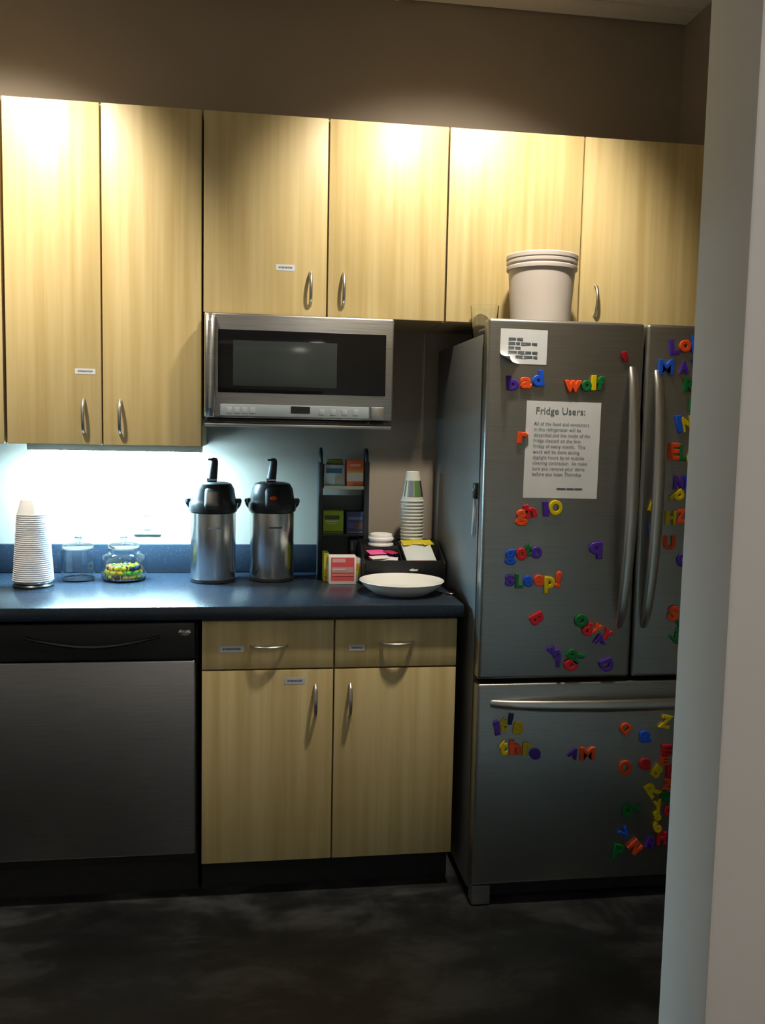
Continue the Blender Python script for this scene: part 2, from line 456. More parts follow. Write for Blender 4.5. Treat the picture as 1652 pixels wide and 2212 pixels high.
# ------------------------------------------------------------ microwave
t = thing('microwave', (0.275, -0.2, 1.443), 'stainless over-counter microwave with black glass door under the short cupboard', 'microwave')
ym = -0.42; x0, x1, z0, z1 = -0.0245, 0.572, 1.443, 1.7985
obj('case', B(x0 + .003, x1 - .003, ym + 0.05, -0.001, z0 + .025, z1), M['grey_case'], t)
d = obj('door', B(x0, x1, ym, ym + 0.045, 1.470, z1 - 0.004, bev=0.006, seg=3), M['steel'], t)
obj('door_glass', B(0.0185, 0.547, ym - 0.004, ym + 0.002, 1.549, 1.744, bev=0.003), M['black_gloss'], d)
obj('viewing_window', B(0.065, 0.390, ym - 0.0052, ym - 0.0035, 1.570, 1.711, bev=0.0006), M['dark_glass'], d)
g = tube(new(), [(x0 + 0.018, ym + 0.002, 1.478), (x0 + 0.018, ym - 0.016, 1.50), (x0 + 0.018, ym - 0.020, 1.63), (x0 + 0.018, ym - 0.016, 1.765), (x0 + 0.018, ym + 0.002, 1.786)], 0.0165, 16, 0.55)
obj('door_handle', g, M['steel'], d)
p = obj('control_panel', B(0.024, 0.495, ym - 0.005, ym + 0.002, 1.476, 1.513, bev=0.002), mat('control_membrane', (0.30, 0.36, 0.40), 0.35), t)
obj('display', B(0.246, 0.306, ym - 0.0062, ym - 0.004, 1.489, 1.510), M['black_gloss'], p)
for k in range(8):
    xb = 0.045 + k * 0.024 if k < 4 else 0.335 + (k - 4) * 0.036
    obj('button', B(xb, xb + 0.017, ym - 0.006, ym - 0.0045, 1.485, 1.504, bev=0.0006), mat('button_grey', (0.36, 0.42, 0.46), 0.4) if k == 0 else bpy.data.materials['button_grey'], p)
obj('door_release', B(0.501, 0.545, ym - 0.005, ym + 0.002, 1.472, 1.514, bev=0.003), M['nickel'], t)
v_ = obj('vent_strip', B(x0 + .002, x1 - .004, ym + 0.004, ym + 0.05, 1.4445, 1.467, bev=0.002), M['black'], t)
obj('vent_lip', B(x0 + .002, x1 - .004, ym - 0.004, ym + 0.004, 1.443, 1.4525, bev=0.002), M['steel'], v_)
for k in range(14):
    obj('vent_slat', B(0.0 + k * 0.04, 0.03 + k * 0.04, ym + 0.0005, ym + 0.004, 1.456, 1.4585), M['gasket'], v_)
tag(obj('underside', B(x0 + .003, x1 - .003, ym + 0.052, -0.001, 1.449, 1.467), M['gasket'], t), 'dark grease filter underside')

# ------------------------------------------------------------ refrigerator
FX0, FXM, FX1, FY = 0.7925, 1.2702, 1.695, -0.754
t = thing('refrigerator', ((FX0 + FX1) / 2, -0.4, 0.0), 'stainless french-door refrigerator with bottom freezer drawer covered in letter magnets', 'refrigerator')
fridge = t
obj('case', B(FX0 + 0.002, FX1 - 0.002, -0.688, -0.05, 0.03, 1.729, bev=0.004), M['grey_case'], t)
obj('gasket', B(FX0 + 0.014, FX1 - 0.014, -0.702, -0.6875, 0.075, 1.72), M['gasket'], t)
def fdoor(name, a, b_, z0, z1):
    return obj(name, box(new(), a, b_, FY, -0.703, z0, z1, bev=0.011, seg=4), M['fridge_steel'], t, angle=50)
dl = fdoor('door', FX0, FXM - 0.003, 0.708, 1.7685)
dr = fdoor('door', FXM + 0.003, FX1, 0.708, 1.7685)
dd = fdoor('freezer_drawer', FX0, FX1, 0.068, 0.696)
def fridge_handle(parent, p0, p1, out, horizontal=False):
    p0, p1 = Vector(p0), Vector(p1); n = 22; pts = []; rs = []
    for i in range(n + 1):
        s = i / n; q = p0.lerp(p1, s); q.y -= out * (math.sin(PI * s) ** 0.6) ; pts.append(q)
        rs.append(0.0115 + 0.0075 * math.sin(PI * s) ** 0.5)
    g = tube(new(), pts, rs, 18, 0.62, up=Vector((0, -1, 0)))
    return obj('handle', g, M['nickel'], parent, angle=60)
fridge_handle(dl, (1.232, FY + .004, 1.640), (1.226, FY + .004, 0.862), 0.052)
fridge_handle(dr, (1.311, FY + .004, 1.632), (1.305, FY + .004, 0.862), 0.052)
fridge_handle(dd, (0.836, FY + .004, 0.634), (1.655, FY + .004, 0.634), 0.050)
for xa in (FX0 + 0.004, FX1 - 0.06):
    h_ = obj('hinge_cover', B(xa, xa + 0.056, -0.735, -0.62, 1.729, 1.747, bev=0.005), M['grey_case'], t)
for xa in (FX0 + 0.004, FX1 - 0.062):
    f_ = obj('foot', B(xa, xa + 0.058, -0.748, -0.70, 0.004, 0.064, bev=0.004), M['grey_case'], t)
    obj('levelling_pad', lathe(new(), [(0, 0), (0.016, 0), (0.016, 0.004), (0, 0.004)], (xa + 0.029, -0.724, 0.0), 16), M['black'], f_)
obj('kick_grille', B(FX0 + 0.065, FX1 - 0.066, -0.70, -0.688, 0.008, 0.066), M['black_matte'], t)
g = new(); box(g, FX0 + 0.02, FX1 - 0.02, -0.66, -0.10, 0.0, 0.03); obj('base_rollers', g, M['black_matte'], t)

# clip with a hanging pen on the case side
t = thing('magnetic_clip', (FX0 + 0.002, -0.675, 1.25), 'black magnetic clip holding a pale pen on the refrigerator side', 'clip')
obj('clip_body', B(FX0 - 0.010, FX0 + 0.0018, -0.685, -0.664, 1.242, 1.290, bev=0.004), M['black'], t)
obj('clip_band', B(FX0 - 0.0115, FX0 - 0.0095, -0.684, -0.665, 1.266, 1.272), M['nickel'], t)
obj('pen', tube(new(), [(FX0 - 0.005, -0.676, 1.245), (FX0 - 0.005, -0.672, 1.20), (FX0 - 0.005, -0.664, 1.135), (FX0 - 0.005, -0.663, 1.125)], [0.004, 0.0045, 0.0045, 0.001], 10), M['white'], t)

# ------------------------------------------------------------ things on the worktop
ZW = 0.9142
# tall stack of white cups on a dark round stand
cx, cy = -0.573, -0.285
t = thing('cup_stand', (cx, cy, ZW), 'round dark stand with a bright rim under the tall stack of white cups', 'stand')
obj('foot_plate', lathe(new(), [(0, 0), (0.062, 0), (0.063, 0.006), (0.056, 0.014), (0, 0.014)], (cx, cy, ZW)), M['black'], t)
obj('rim', lathe(new(), [(0.048, 0.0142), (0.060, 0.0142), (0.061, 0.018), (0.059, 0.021), (0.048, 0.019), (0.048, 0.0142)], (cx, cy, ZW)), M['chrome'], t)
def cup_profile(rr, rt, h, rim=0.0025, th=0.0012):
    # upside-down cup: rim at z=0, closed base at z=h
    return [(rr - 0.0012, 0.0), (rr + 0.0012, 0.0005), (rr + 0.0016, rim), (rr - 0.0012, rim + 0.001), (rt, h - 0.002), (rt - 0.002, h), (rt - 0.004, h - 0.003), (0, h - 0.003),
            (0, h - 0.004), (rt - 0.0012, h - 0.004), (rr - 0.0015, 0.002), (rr - 0.0012, 0.0)]
g = lathe(new(), cup_profile(0.062, 0.0445, 0.050), n=36)
c0 = obj('white_cup', g, M['cup_white'])
tag(c0, 'white disposable cup nested upside down in the tall tapering stack beside the glass jars', 'cup', 'white cups in the tall stack')
NC = 33
for i in range(NC):
    o = c0 if i == 0 else c0.copy()
    if i: C.objects.link(o)
    s = 1.0 - 0.22 * i / (NC - 1)
    o.location = (cx, cy, ZW + 0.0215 + i * 0.0066)
    o.scale = (s, s, 1.0)

# glass jars
def jar(name, cx, cy, prof_out, th, label, lidr, lidz, lid_label):
    t = thing(name, (cx, cy, ZW), label, 'jar')
    inner = [(max(r - th, 0), max(z, th)) for r, z in prof_out]
    prof = [(0, 0)] + prof_out + inner[::-1] + [(0, th)]
    obj('body', lathe(new(), prof, (cx, cy, ZW), 48), M['glass'], t, angle=60)
    lid = obj('lid', lathe(new(), [(0, lidz), (lidr, lidz), (lidr + .003, lidz + .003), (lidr + .003, lidz + 0.012), (lidr * .8, lidz + 0.017), (0.016, lidz + 0.019), (0, lidz + 0.019)], (cx, cy, ZW), 40), M['glass'], t, angle=50)
    obj('knob', lathe(new(), [(0, lidz + .0192), (0.006, lidz + .0192), (0.008, lidz + .024), (0.013, lidz + .033), (0.010, lidz + .041), (0, lidz + .043)], (cx, cy, ZW), 24), M['glass'], lid, angle=60)
    return t
jar('glass_jar', -0.455, -0.165, [(0.050, 0), (0.054, 0.004), (0.055, 0.012), (0.055, 0.094), (0.053, 0.106)], 0.0035, 'small empty straight-sided clear glass jar with lid', 0.049, 0.1065, '')
jar('candy_jar', -0.305, -0.165, [(0.066, 0), (0.072, 0.006), (0.075, 0.018), (0.075, 0.068), (0.070, 0.084), (0.056, 0.091), (0.053, 0.096), (0.053, 0.108)], 0.0035, 'wide clear glass jar half full of bright wrapped sweets', 0.050, 0.1085, '')
M['c_yellow'] = mat('candy_yellow', (0.75, 0.62, 0.02), 0.3); M['c_green'] = mat('candy_green', (0.12, 0.5, 0.02), 0.3)
M['c_orange'] = mat('candy_orange', (0.8, 0.22, 0.1), 0.3); M['c_white'] = mat('candy_white', (0.75, 0.75, 0.72), 0.35); M['c_purple'] = mat('candy_purple', (0.06, 0.03, 0.13), 0.3)
def candy_mesh():
    g = new()
    bmesh.ops.create_uvsphere(g, u_segments=12, v_segments=8, radius=0.0085)
    bmesh.ops.scale(g, verts=g.verts[:], vec=(1.25, 0.95, 0.85))
    for s in (-1, 1):
        lathe_pts = [(0.0025, 0.0), (0.007, 0.007), (0.0015, 0.007)]
        h = new(); lathe(h, [(0.0022, 0), (0.0075, 0.008), (0.0055, 0.0085), (0.0, 0.002)], n=8)
        bmesh.ops.rotate(h, verts=h.verts[:], cent=(0, 0, 0), matrix=Matrix.Rotation(s * PI / 2, 3, 'Y'))
        bmesh.ops.translate(h, verts=h.verts[:], vec=(s * 0.0095, 0, 0))
        merge(g, h)
    return g
cols = ['c_yellow', 'c_yellow', 'c_green', 'c_yellow', 'c_orange', 'c_green', 'c_white', 'c_yellow', 'c_purple']
protos = {}
spots = []
for layer, (z, rad) in enumerate(((0.0135, 0.054), (0.0290, 0.056), (0.0430, 0.050))):
    rings = ((0.010, 2), (0.033, 7), (rad, 13))
    for rr, n in rings:
        for k in range(n):
            a = 2 * PI * (k + 0.4 * layer + 0.2 * (rr > 0.04)) / n
            spots.append((rr * math.cos(a), rr * math.sin(a), z + random.uniform(-0.001, 0.002), a + PI / 2))
for i, (x, y, z, a) in enumerate(spots):
    ck = random.choice(cols)
    nm = ck[2:]
    if ck not in protos:
        o = obj('wrapped_sweet', candy_mesh(), M[ck]); protos[ck] = o
        tag(o, nm + ' wrapped sweet inside the wide glass jar', 'sweet', nm + ' sweets in the jar')
    else:
        o = protos[ck].copy(); C.objects.link(o)
    o.location = (-0.305 + x, -0.165 + y, ZW + z)
    o.rotation_euler = (random.uniform(-.3, .3), random.uniform(-.2, .2), a)

# pump coffee airpots
def airpot(cx, cy, label, red):
    t = thing('coffee_airpot', (cx, cy, ZW), label, 'airpot', 'coffee airpots')
    obj('base_ring', lathe(new(), [(0, 0), (0.074, 0), (0.0765, 0.003), (0.0765, 0.012), (0, 0.012)], (cx, cy, ZW), 48), M['black'], t)
    bo = obj('body', lathe(new(), [(0, 0.0122), (0.0745, 0.0122), (0.0758, 0.016), (0.0758, 0.236), (0.072, 0.240), (0, 0.240)], (cx, cy, ZW), 64), M['airpot'], t, angle=40)
    obj('brand_strip', prism(new(), [(cx + 0.0763 * math.cos(a), cy + 0.0763 * math.sin(a)) for a in [(-100 + 5 * i) * PI / 180 for i in range(8)]] + [(cx + 0.0756 * math.cos(a), cy + 0.0756 * math.sin(a)) for a in [(-65 - 5 * i) * PI / 180 for i in range(8)]], 'z', ZW + 0.186, ZW + 0.192), M['grey_ink'], bo)
    hd = obj('pump_head', lathe(new(), [(0, 0.2402), (0.080, 0.2402), (0.0815, 0.246), (0.0815, 0.270), (0.078, 0.276), (0.0755, 0.284), (0.070, 0.318), (0.060, 0.335), (0.045, 0.340), (0, 0.341)], (cx, cy, ZW), 56), M['black'], t, angle=40)
    # front spout: wedge leaning out over the body
    g = new()
    prism(g, [(cy - 0.055, ZW + 0.330), (cy - 0.074, ZW + 0.318), (cy - 0.107, ZW + 0.268), (cy - 0.104, ZW + 0.256), (cy - 0.075, ZW + 0.252), (cy - 0.05, ZW + 0.27)], 'x', cx - 0.026, cx + 0.026, bev=0.011)
    obj('spout', g, M['black_soft'], hd, angle=60)
    if red:
        g = new(); lathe(g, [(0, 0), (0.009, 0), (0.008, 0.003), (0, 0.004)], n=20)
        bmesh.ops.scale(g, verts=g.verts[:], vec=(1.35, 0.8, 1))
        bmesh.ops.rotate(g, verts=g.verts[:], cent=(0, 0, 0), matrix=Matrix.Rotation(math.radians(58), 3, 'X'))
        bmesh.ops.translate(g, verts=g.verts[:], vec=(cx + 0.002, cy - 0.0935, ZW + 0.291))
        tag(obj('decaf_marker', g, mat('red_marker', (0.85, 0.07, 0.01), 0.35), hd), 'orange-red oval marker')
    # carrying bail with side lugs
    for s in (-1, 1):
        obj('handle_lug', B(cx + s * 0.079 - 0.008, cx + s * 0.079 + 0.014 * (1 if s > 0 else 0.57), cy - 0.012, cy + 0.012, ZW + 0.268, ZW + 0.284, bev=0.003), M['black'], hd)
    pts = []
    for i in range(21):
        a = PI * i / 20
        pts.append((cx - 0.090 * math.cos(a), cy + 0.004 + 0.085 * math.sin(a), ZW + 0.276 - 0.055 * math.sin(a)))
    obj('bail_handle', tube(new(), pts, 0.0055, 10, 1.4), M['black'], t)
    # lever
    lv = obj('lever', tube(new(), [(cx - 0.006, cy + 0.005, ZW + 0.336), (cx - 0.004, cy + 0.004, ZW + 0.355), (cx + 0.000, cy + 0.002, ZW + 0.385), (cx + 0.003, cy - 0.001, ZW + 0.412), (cx + 0.004, cy - 0.004, ZW + 0.418)], [0.018, 0.017, 0.015, 0.013, 0.010], 16, 1.0), M['black_soft'], t)
    obj('lever_pivot', tube(new(), [(cx - 0.021, cy - 0.009, ZW + 0.347), (cx + 0.012, cy - 0.009, ZW + 0.347)], 0.006, 12), M['chrome'], lv)
    obj('lever_tip', B(cx - 0.018, cx + 0.012, cy - 0.014, cy + 0.006, ZW + 0.413, ZW + 0.419, bev=0.002), M['black'], lv)
    return t
M['airpot'] = mat('airpot_steel', (0.62, 0.61, 0.58), 0.22, 1.0)
airpot(-0.004, -0.197, 'steel pump airpot with black lid, nearer the sweet jar', False)
airpot(0.196, -0.172, 'steel pump airpot with orange-red oval marker on its black lid', True)

# tea rack
t = thing('tea_rack', (0.452, -0.09, ZW), 'tall black two-shelf tea rack standing against the wall', 'rack')
ra, rb, ry0, ry1 = 0.362, 0.541, -0.102, -0.024
M['rack'] = mat('rack_enamel', (0.018, 0.022, 0.026), 0.4)
for xs, s in ((ra, 1), (rb, -1)):
    obj('side_panel', B(xs, xs + s * 0.014, ry0, ry1, ZW, 1.325, bev=0.002), M['rack'], t)
    pts = [(xs + s * 0.007, ry1 - 0.012 - 0.031 + 0.031 * math.cos(PI * i / 14), 1.322 + 0.047 * math.sin(PI * i / 14)) for i in range(15)]
    obj('top_loop', tube(new(), pts, 0.006, 10), M['rack'], t)
for z in (0.965, 1.066, 1.236):
    sh = obj('shelf', B(ra + 0.0145, rb - 0.0145, ry0, ry1, z - 0.006, z), M['rack'], t)
    if z > 1.2: tag(obj('shelf_label', B(ra + 0.018, rb - 0.018, ry0 - 0.002, ry0 - 0.0002, z - 0.009, z + 0.003), mat('pale_edge', (0.55, 0.5, 0.32), 0.5), sh), 'pale shelf edge strip')
obj('back_panel', B(ra + 0.0145, rb - 0.0145, ry1 - 0.004, ry1, 0.94, 1.20), mat('rack_back', (0.09, 0.11, 0.12), 0.5), t)

def carton(name, x0, x1, y0, y1, z0, z1, col, label, bands, group=None, tilt=0.0):
    """printed carton: body and raised print fields; bands = (u0,u1,v0,v1,colour)"""
    c = ((x0 + x1) / 2, (y0 + y1) / 2, z0)
    t = thing(name, c, label, 'box', group)
    obj('carton', B(x0, x1, y0, y1, z0, z1, bev=0.0012), mat(name + '_card', col, 0.5), t)
    for k, (u0, u1, v0, v1, cc) in enumerate(bands):
        obj('printed_panel', B(x0 + u0 * (x1 - x0), x0 + u1 * (x1 - x0), y0 - 0.0004 - 0.0004 * k, y0 - 0.00005 - 0.0004 * k, z0 + v0 * (z1 - z0), z0 + v1 * (z1 - z0)), mat('print', cc, 0.5), t, smooth=False)
    if tilt: t.rotation_euler = (0, 0, tilt)
    return t
G = 'tea boxes'
carton('tea_box', 0.380, 0.452, -0.098, -0.032, 1.2365, 1.314, (0.42, 0.47, 0.46), 'white and blue tea box on the top shelf of the tea rack',
       [(0.1, 0.9, 0.62, 0.84, (0.03, 0.11, 0.22)), (0.0, 1.0, 0.0, 0.1, (0.1, 0.2, 0.28)), (0.55, 0.95, 0.14, 0.42, (0.36, 0.33, 0.2))], G)
carton('tea_box', 0.392, 0.448, -0.085, -0.04, 1.3145, 1.333, (0.10, 0.13, 0.01), 'flat olive tea box lying on the white and blue box', [(0.1, 0.9, 0.2, 0.8, (0.2, 0.22, 0.02))], G)
carton('tea_box', 0.461, 0.5225, -0.098, -0.036, 1.2365, 1.332, (0.62, 0.11, 0.03), 'orange-red tea box with cream band on the top shelf of the tea rack',
       [(0.03, 0.97, 0.20, 0.52, (0.6, 0.55, 0.45)), (0.03, 0.97, 0.52, 0.58, (0.6, 0.42, 0.05)), (0.03, 0.97, 0.60, 0.66, (0.5, 0.2, 0.05)), (0.2, 0.8, 0.76, 0.86, (0.7, 0.3, 0.18))], G)
carton('tea_box', 0.379, 0.452, -0.099, -0.032, 1.0665, 1.149, (0.28, 0.42, 0.005), 'lime green tea box on the lower shelf of the tea rack',
       [(0.06, 0.8, 0.62, 0.80, (0.03, 0.07, 0.03)), (0.1, 0.7, 0.5, 0.58, (0.5, 0.6, 0.3)), (0.03, 0.97, 0.05, 0.12, (0.05, 0.1, 0.01)), (0.2, 0.6, 0.42, 0.46, (0.5, 0.6, 0.3))], G)
carton('tea_box', 0.463, 0.5265, -0.098, -0.032, 1.0665, 1.146, (0.03, 0.05, 0.15), 'navy blue tea box on the lower shelf of the tea rack',
       [(0.1, 0.9, 0.64, 0.76, (0.12, 0.15, 0.25)), (0.08, 0.45, 0.25, 0.5, (0.08, 0.07, 0.3)), (0.5, 0.9, 0.2, 0.5, (0.14, 0.06, 0.04)), (0.05, 0.95, 0.04, 0.1, (0.1, 0.12, 0.22))], G)
carton('tea_box', 0.478, 0.510, -0.096, -0.032, 0.9655, 1.044, (0.03, 0.04, 0.05), 'dark carton standing at the bottom of the tea rack', [(0.1, 0.35, 0.5, 0.9, (0.3, 0.36, 0.38))], G)
carton('tea_box', 0.374, 0.392, -0.222, -0.150, ZW, 1.013, (0.48, 0.43, 0.01), 'narrow yellow tea box on the worktop behind the red and white box', [(0.1, 0.9, 0.45, 0.6, (0.6, 0.6, 0.3)), (0.1, 0.9, 0.1, 0.2, (0.3, 0.25, 0.0))], G)
carton('tea_box', 0.387, 0.480, -0.280, -0.226, ZW, 1.010, (0.72, 0.72, 0.70), 'red and white tea box on the worktop in front of the tea rack',
       [(0.07, 0.93, 0.12, 0.96, (0.62, 0.08, 0.09)), (0.12, 0.6, 0.78, 0.92, (0.7, 0.35, 0.36)), (0.1, 0.9, 0.42, 0.62, (0.5, 0.3, 0.3)), (0.12, 0.9, 0.3, 0.36, (0.6, 0.2, 0.15)), (0.12, 0.6, 0.5, 0.56, (0.7, 0.5, 0.5))], G)
carton('tea_box', 0.482, 0.502, -0.232, -0.175, ZW, 0.995, (0.5, 0.55, 0.5), 'small pale box with orange and green print beside the red and white tea box',
       [(0.1, 0.7, 0.25, 0.8, (0.42, 0.45, 0.05)), (0.1, 0.6, 0.5, 0.78, (0.6, 0.25, 0.02))], G)

# ------------------------------------------------------------ condiment organiser
ox0, ox1, oy0, oy1 = 0.503, 0.787, -0.300, -0.1045
t = thing('condiment_organiser', ((ox0 + ox1) / 2, (oy0 + oy1) / 2, ZW), 'black countertop organiser holding cups, lids and packets', 'organiser')
M['org'] = mat('organiser_black', (0.008, 0.009, 0.010), 0.45)
obj('base', B(ox0, ox1, oy0, oy1, ZW, 0.935, bev=0.002), M['org'], t)
obj('front_panel', B(ox0 + .006, ox1 - .006, oy0, oy0 + 0.006, 0.935, 0.998, bev=0.002), M['org'], t)
for a in (ox0, ox1 - 0.006):
    obj('side_panel', prism(new(), [(oy0, 0.935), (oy1, 0.935), (oy1, 1.05), (oy1 - 0.06, 1.045), (oy0 + 0.02, 1.002), (oy0, 0.99)], 'x', a, a + 0.006, bev=0.0015), M['org'], t)
obj('divider', prism(new(), [(oy0 + .007, 0.935), (oy1 - .007, 0.935), (oy1 - .007, 1.040), (oy1 - 0.06, 1.036), (oy0 + 0.02, 0.994)], 'x', 0.637, 0.641), M['org'], t)
obj('back_panel', B(ox0 + .006, ox1 - .006, oy1 - 0.006, oy1, 0.935, 1.05), M['org'], t)
obj('cup_platform', B(0.642, ox1 - 0.0065, -0.197, oy1 - 0.0065, 0.935, 1.0445, bev=0.001), M['org'], t)
obj('lid_platform', B(ox0 + .0065, 0.6365, -0.205, oy1 - 0.0065, 0.935, 1.031, bev=0.001), M['org'], t)
obj('packet_shelf', B(ox0 + .0065, 0.6365, oy0 + 0.0065, -0.2055, 0.935, 0.992), M['org'], t)
obj('packet_shelf', B(0.6415, ox1 - .0065, oy0 + 0.0065, -0.1975, 0.935, 0.985), M['org'], t)
g = prism(new(), [(0.660, 0.966), (0.667, 0.970), (0.674, 0.971), (0.680, 0.968), (0.688, 0.969), (0.692, 0.967), (0.688, 0.963), (0.675, 0.962), (0.665, 0.963)], 'y', oy0 - 0.0008, oy0 - 0.0001)
tag(obj('label_sticker', g, M['white'], t), 'small white sticker on the front')

# paper cups, upside-down stack on the organiser
def tall_cup(cx, cy, z):
    t = thing('paper_cup', (cx, cy, z), 'white paper cup nested upside down in the stack on the organiser', 'cup', 'paper cups stacked on the organiser')
    obj('cup_wall', lathe(new(), cup_profile(0.0405, 0.0232, 0.107, rim=0.004), (cx, cy, z), 36), M['cup_dull'], t)
    return t
M['cup_dull'] = mat('paper_cup_white', (0.62, 0.63, 0.58), 0.6)
cpx, cpy = 0.692, -0.153
c1 = tall_cup(cpx, cpy, 1.045)
for i in range(1, 12): dup(c1, (cpx, cpy, 1.045 + i * 0.0121))
zt = 1.045 + 12 * 0.0121
t = thing('paper_cup', (cpx, cpy, zt), 'topmost paper cup of the stack with green and purple print band', 'cup', 'paper cups stacked on the organiser')
cw = obj('cup_wall', lathe(new(), cup_profile(0.0405, 0.0232, 0.107, rim=0.004), (cpx, cpy, zt), 36), M['cup_dull'], t)
def cone_patch(a0, a1, z0, z1, r0, r1, n=8):
    g = new(); A = []; D = []
    for i in range(n + 1):
        a = math.radians(a0 + (a1 - a0) * i / n)
        A.append(g.verts.new((cpx + r0 * math.cos(a), cpy + r0 * math.sin(a), zt + z0))); D.append(g.verts.new((cpx + r1 * math.cos(a), cpy + r1 * math.sin(a), zt + z1)))
    for i in range(n): g.faces.new((A[i], A[i + 1], D[i + 1], D[i]))
    bmesh.ops.recalc_face_normals(g, faces=g.faces[:]); g.normal_update()
    bmesh.ops.solidify(g, geom=g.faces[:], thickness=0.0003)
    return g
def cr(z): return 0.0393 + (0.0232 - 0.0393) * (z - 0.005) / 0.1 + 0.0006
for a0, a1, col in ((-122, -92, (0.16, 0.2, 0.26)), (-90, -48, (0.09, 0.19, 0.05)), (-46, 20, (0.07, 0.02, 0.06)), (22, 236, (0.13, 0.2, 0.12))):
    obj('print_band', cone_patch(a0, a1, 0.018, 0.075, cr(0.018), cr(0.075)), mat('cup_print', col, 0.6), cw)

# lids
def lid(cx, cy, z, label, flip=0):
    g = lathe(new(), [(0.0, 0.0), (0.043, 0.0), (0.0455, 0.001), (0.046, 0.005), (0.0445, 0.009), (0.041, 0.011), (0.0395, 0.020), (0.037, 0.0225), (0.034, 0.021), (0.0, 0.020)], (cx, cy, z), 44)
    t = thing('takeaway_lid', (cx, cy, z), label, 'lid', 'white cup lids')
    o = obj('lid_shell', g, M['lid'], t)
    obj('sip_hole', B(cx - 0.004, cx + 0.004, cy - 0.033, cy - 0.030, z + 0.0212, z + 0.0218), M['black'], o)
    return t
M['lid'] = mat('lid_white', (0.85, 0.87, 0.87), 0.4)
lid(0.580, -0.158, 1.0325, 'lower white cup lid on the organiser beneath another lid')
lid(0.581, -0.158, 1.0525, 'upper white cup lid lying on another lid on the organiser')

# packets
def packet(cx, cy, z, w_, d_, rot, col, label, group, tilt=0.0, h=0.003, stripe=None):
    g = new(); n = 6
    t_ = bmesh.new()
    bmesh.ops.create_grid(t_, x_segments=8, y_segments=6, size=0.5)
    for v in t_.verts:
        u, q = v.co.x * 2, v.co.y * 2
        v.co = Vector((v.co.x * w_, v.co.y * d_, h * (1 - u ** 4) * (1 - q ** 4)))
    r_ = bmesh.ops.extrude_face_region(t_, geom=t_.faces[:])
    for v in [e for e in r_['geom'] if isinstance(e, bmesh.types.BMVert)]: v.co.z = -v.co.z * 0.2 - 0.0004
    merge(g, t_)
    o = obj('sugar_packet', g, mat('packet_paper', col, 0.55))
    if stripe:
        s_ = B(-w_ * 0.36, w_ * 0.46, -d_ * 0.47, -d_ * 0.30, h * 0.35, h * 0.75)
        obj('printed_stripe', s_, mat('packet_stripe', stripe, 0.5), o)
    o.location = (cx, cy, z); o.rotation_euler = (tilt, 0, rot)
    tag(o, label, 'packet', group)
    return o
PK = (0.75, 0.08, 0.28)
packet(0.560, -0.228, 0.9965, 0.066, 0.045, 0.15, PK, 'bright pink sweetener packet under the cup lids', 'packets in the organiser')
packet(0.585, -0.224, 1.006, 0.066, 0.045, -0.35, (0.10, 0.07, 0.30), 'violet packet crossing the bright pink packet', 'packets in the organiser', tilt=0.12)
packet(0.558, -0.226, 1.018, 0.068, 0.046, 0.3, (0.80, 0.10, 0.33), 'topmost pink packet leaning on the violet packet', 'packets in the organiser', tilt=0.22)
packet(0.607, -0.222, 1.017, 0.045, 0.04, 0.9, (0.5, 0.02, 0.09), 'dark red packet beside the pink packets', 'packets in the organiser', tilt=0.2)
for k, (x, y, z, r) in enumerate(((0.570, -0.272, 0.996, 0.1), (0.590, -0.268, 1.001, -0.25), (0.562, -0.270, 1.006, 0.3))):
    packet(x, y, z, 0.07, 0.036, r, (0.76, 0.73, 0.72), ('lowest', 'middle', 'topmost')[k] + ' white sugar packet at the front of the organiser', 'packets in the organiser', tilt=0.15)
for k, (x, y, z, r) in enumerate(((0.668, -0.212, 1.049, 0.3), (0.700, -0.210, 1.052, -0.2), (0.738, -0.209, 1.050, 0.5))):
    packet(x, y, z, 0.045, 0.030, r, (0.55, 0.45, 0.01), 'yellow sweetener packet ' + ('beside the pink ones', 'between two other yellow packets', 'next to the refrigerator side')[k], 'packets in the organiser', tilt=0.5, h=0.004)
# open packet carton leaning in the right-hand bay
t = thing('packet_carton', (0.705, -0.25, 0.986), 'slanting pale carton of packets with red lower edge in the organiser', 'box')
g = prism(new(), [(-0.288, 0.986), (-0.212, 0.986), (-0.206, 1.046), (-0.214, 1.047)], 'x', 0.657, 0.762, bev=0.0015)
for v in g.verts: v.co.x -= (v.co.z - 0.986) * 0.22 * (1 if v.co.x < 0.71 else 1.1)
obj('carton', g, mat('pale_card', (0.55, 0.60, 0.60), 0.5), t)
g = prism(new(), [(-0.2894, 0.987), (-0.2886, 0.987), (-0.2776, 0.996), (-0.2784, 0.996)], 'x', 0.662, 0.752)
obj('red_edge', g, mat('red_print', (0.5, 0.02, 0.06), 0.5), t)

# shallow serving dish
bx, by = 0.611, -0.440
t = thing('serving_dish', (bx, by, ZW), 'shallow white porcelain dish in front of the organiser', 'dish')
obj('bowl', lathe(new(), [(0, 0.0), (0.088, 0.0), (0.093, 0.003), (0.110, 0.014), (0.126, 0.027), (0.136, 0.0400), (0.1385, 0.0417), (0.1375, 0.0430), (0.134, 0.0415), (0.122, 0.031), (0.104, 0.017), (0.085, 0.010), (0, 0.009)], (bx, by, ZW), 72), M['porcelain'], t, angle=60)
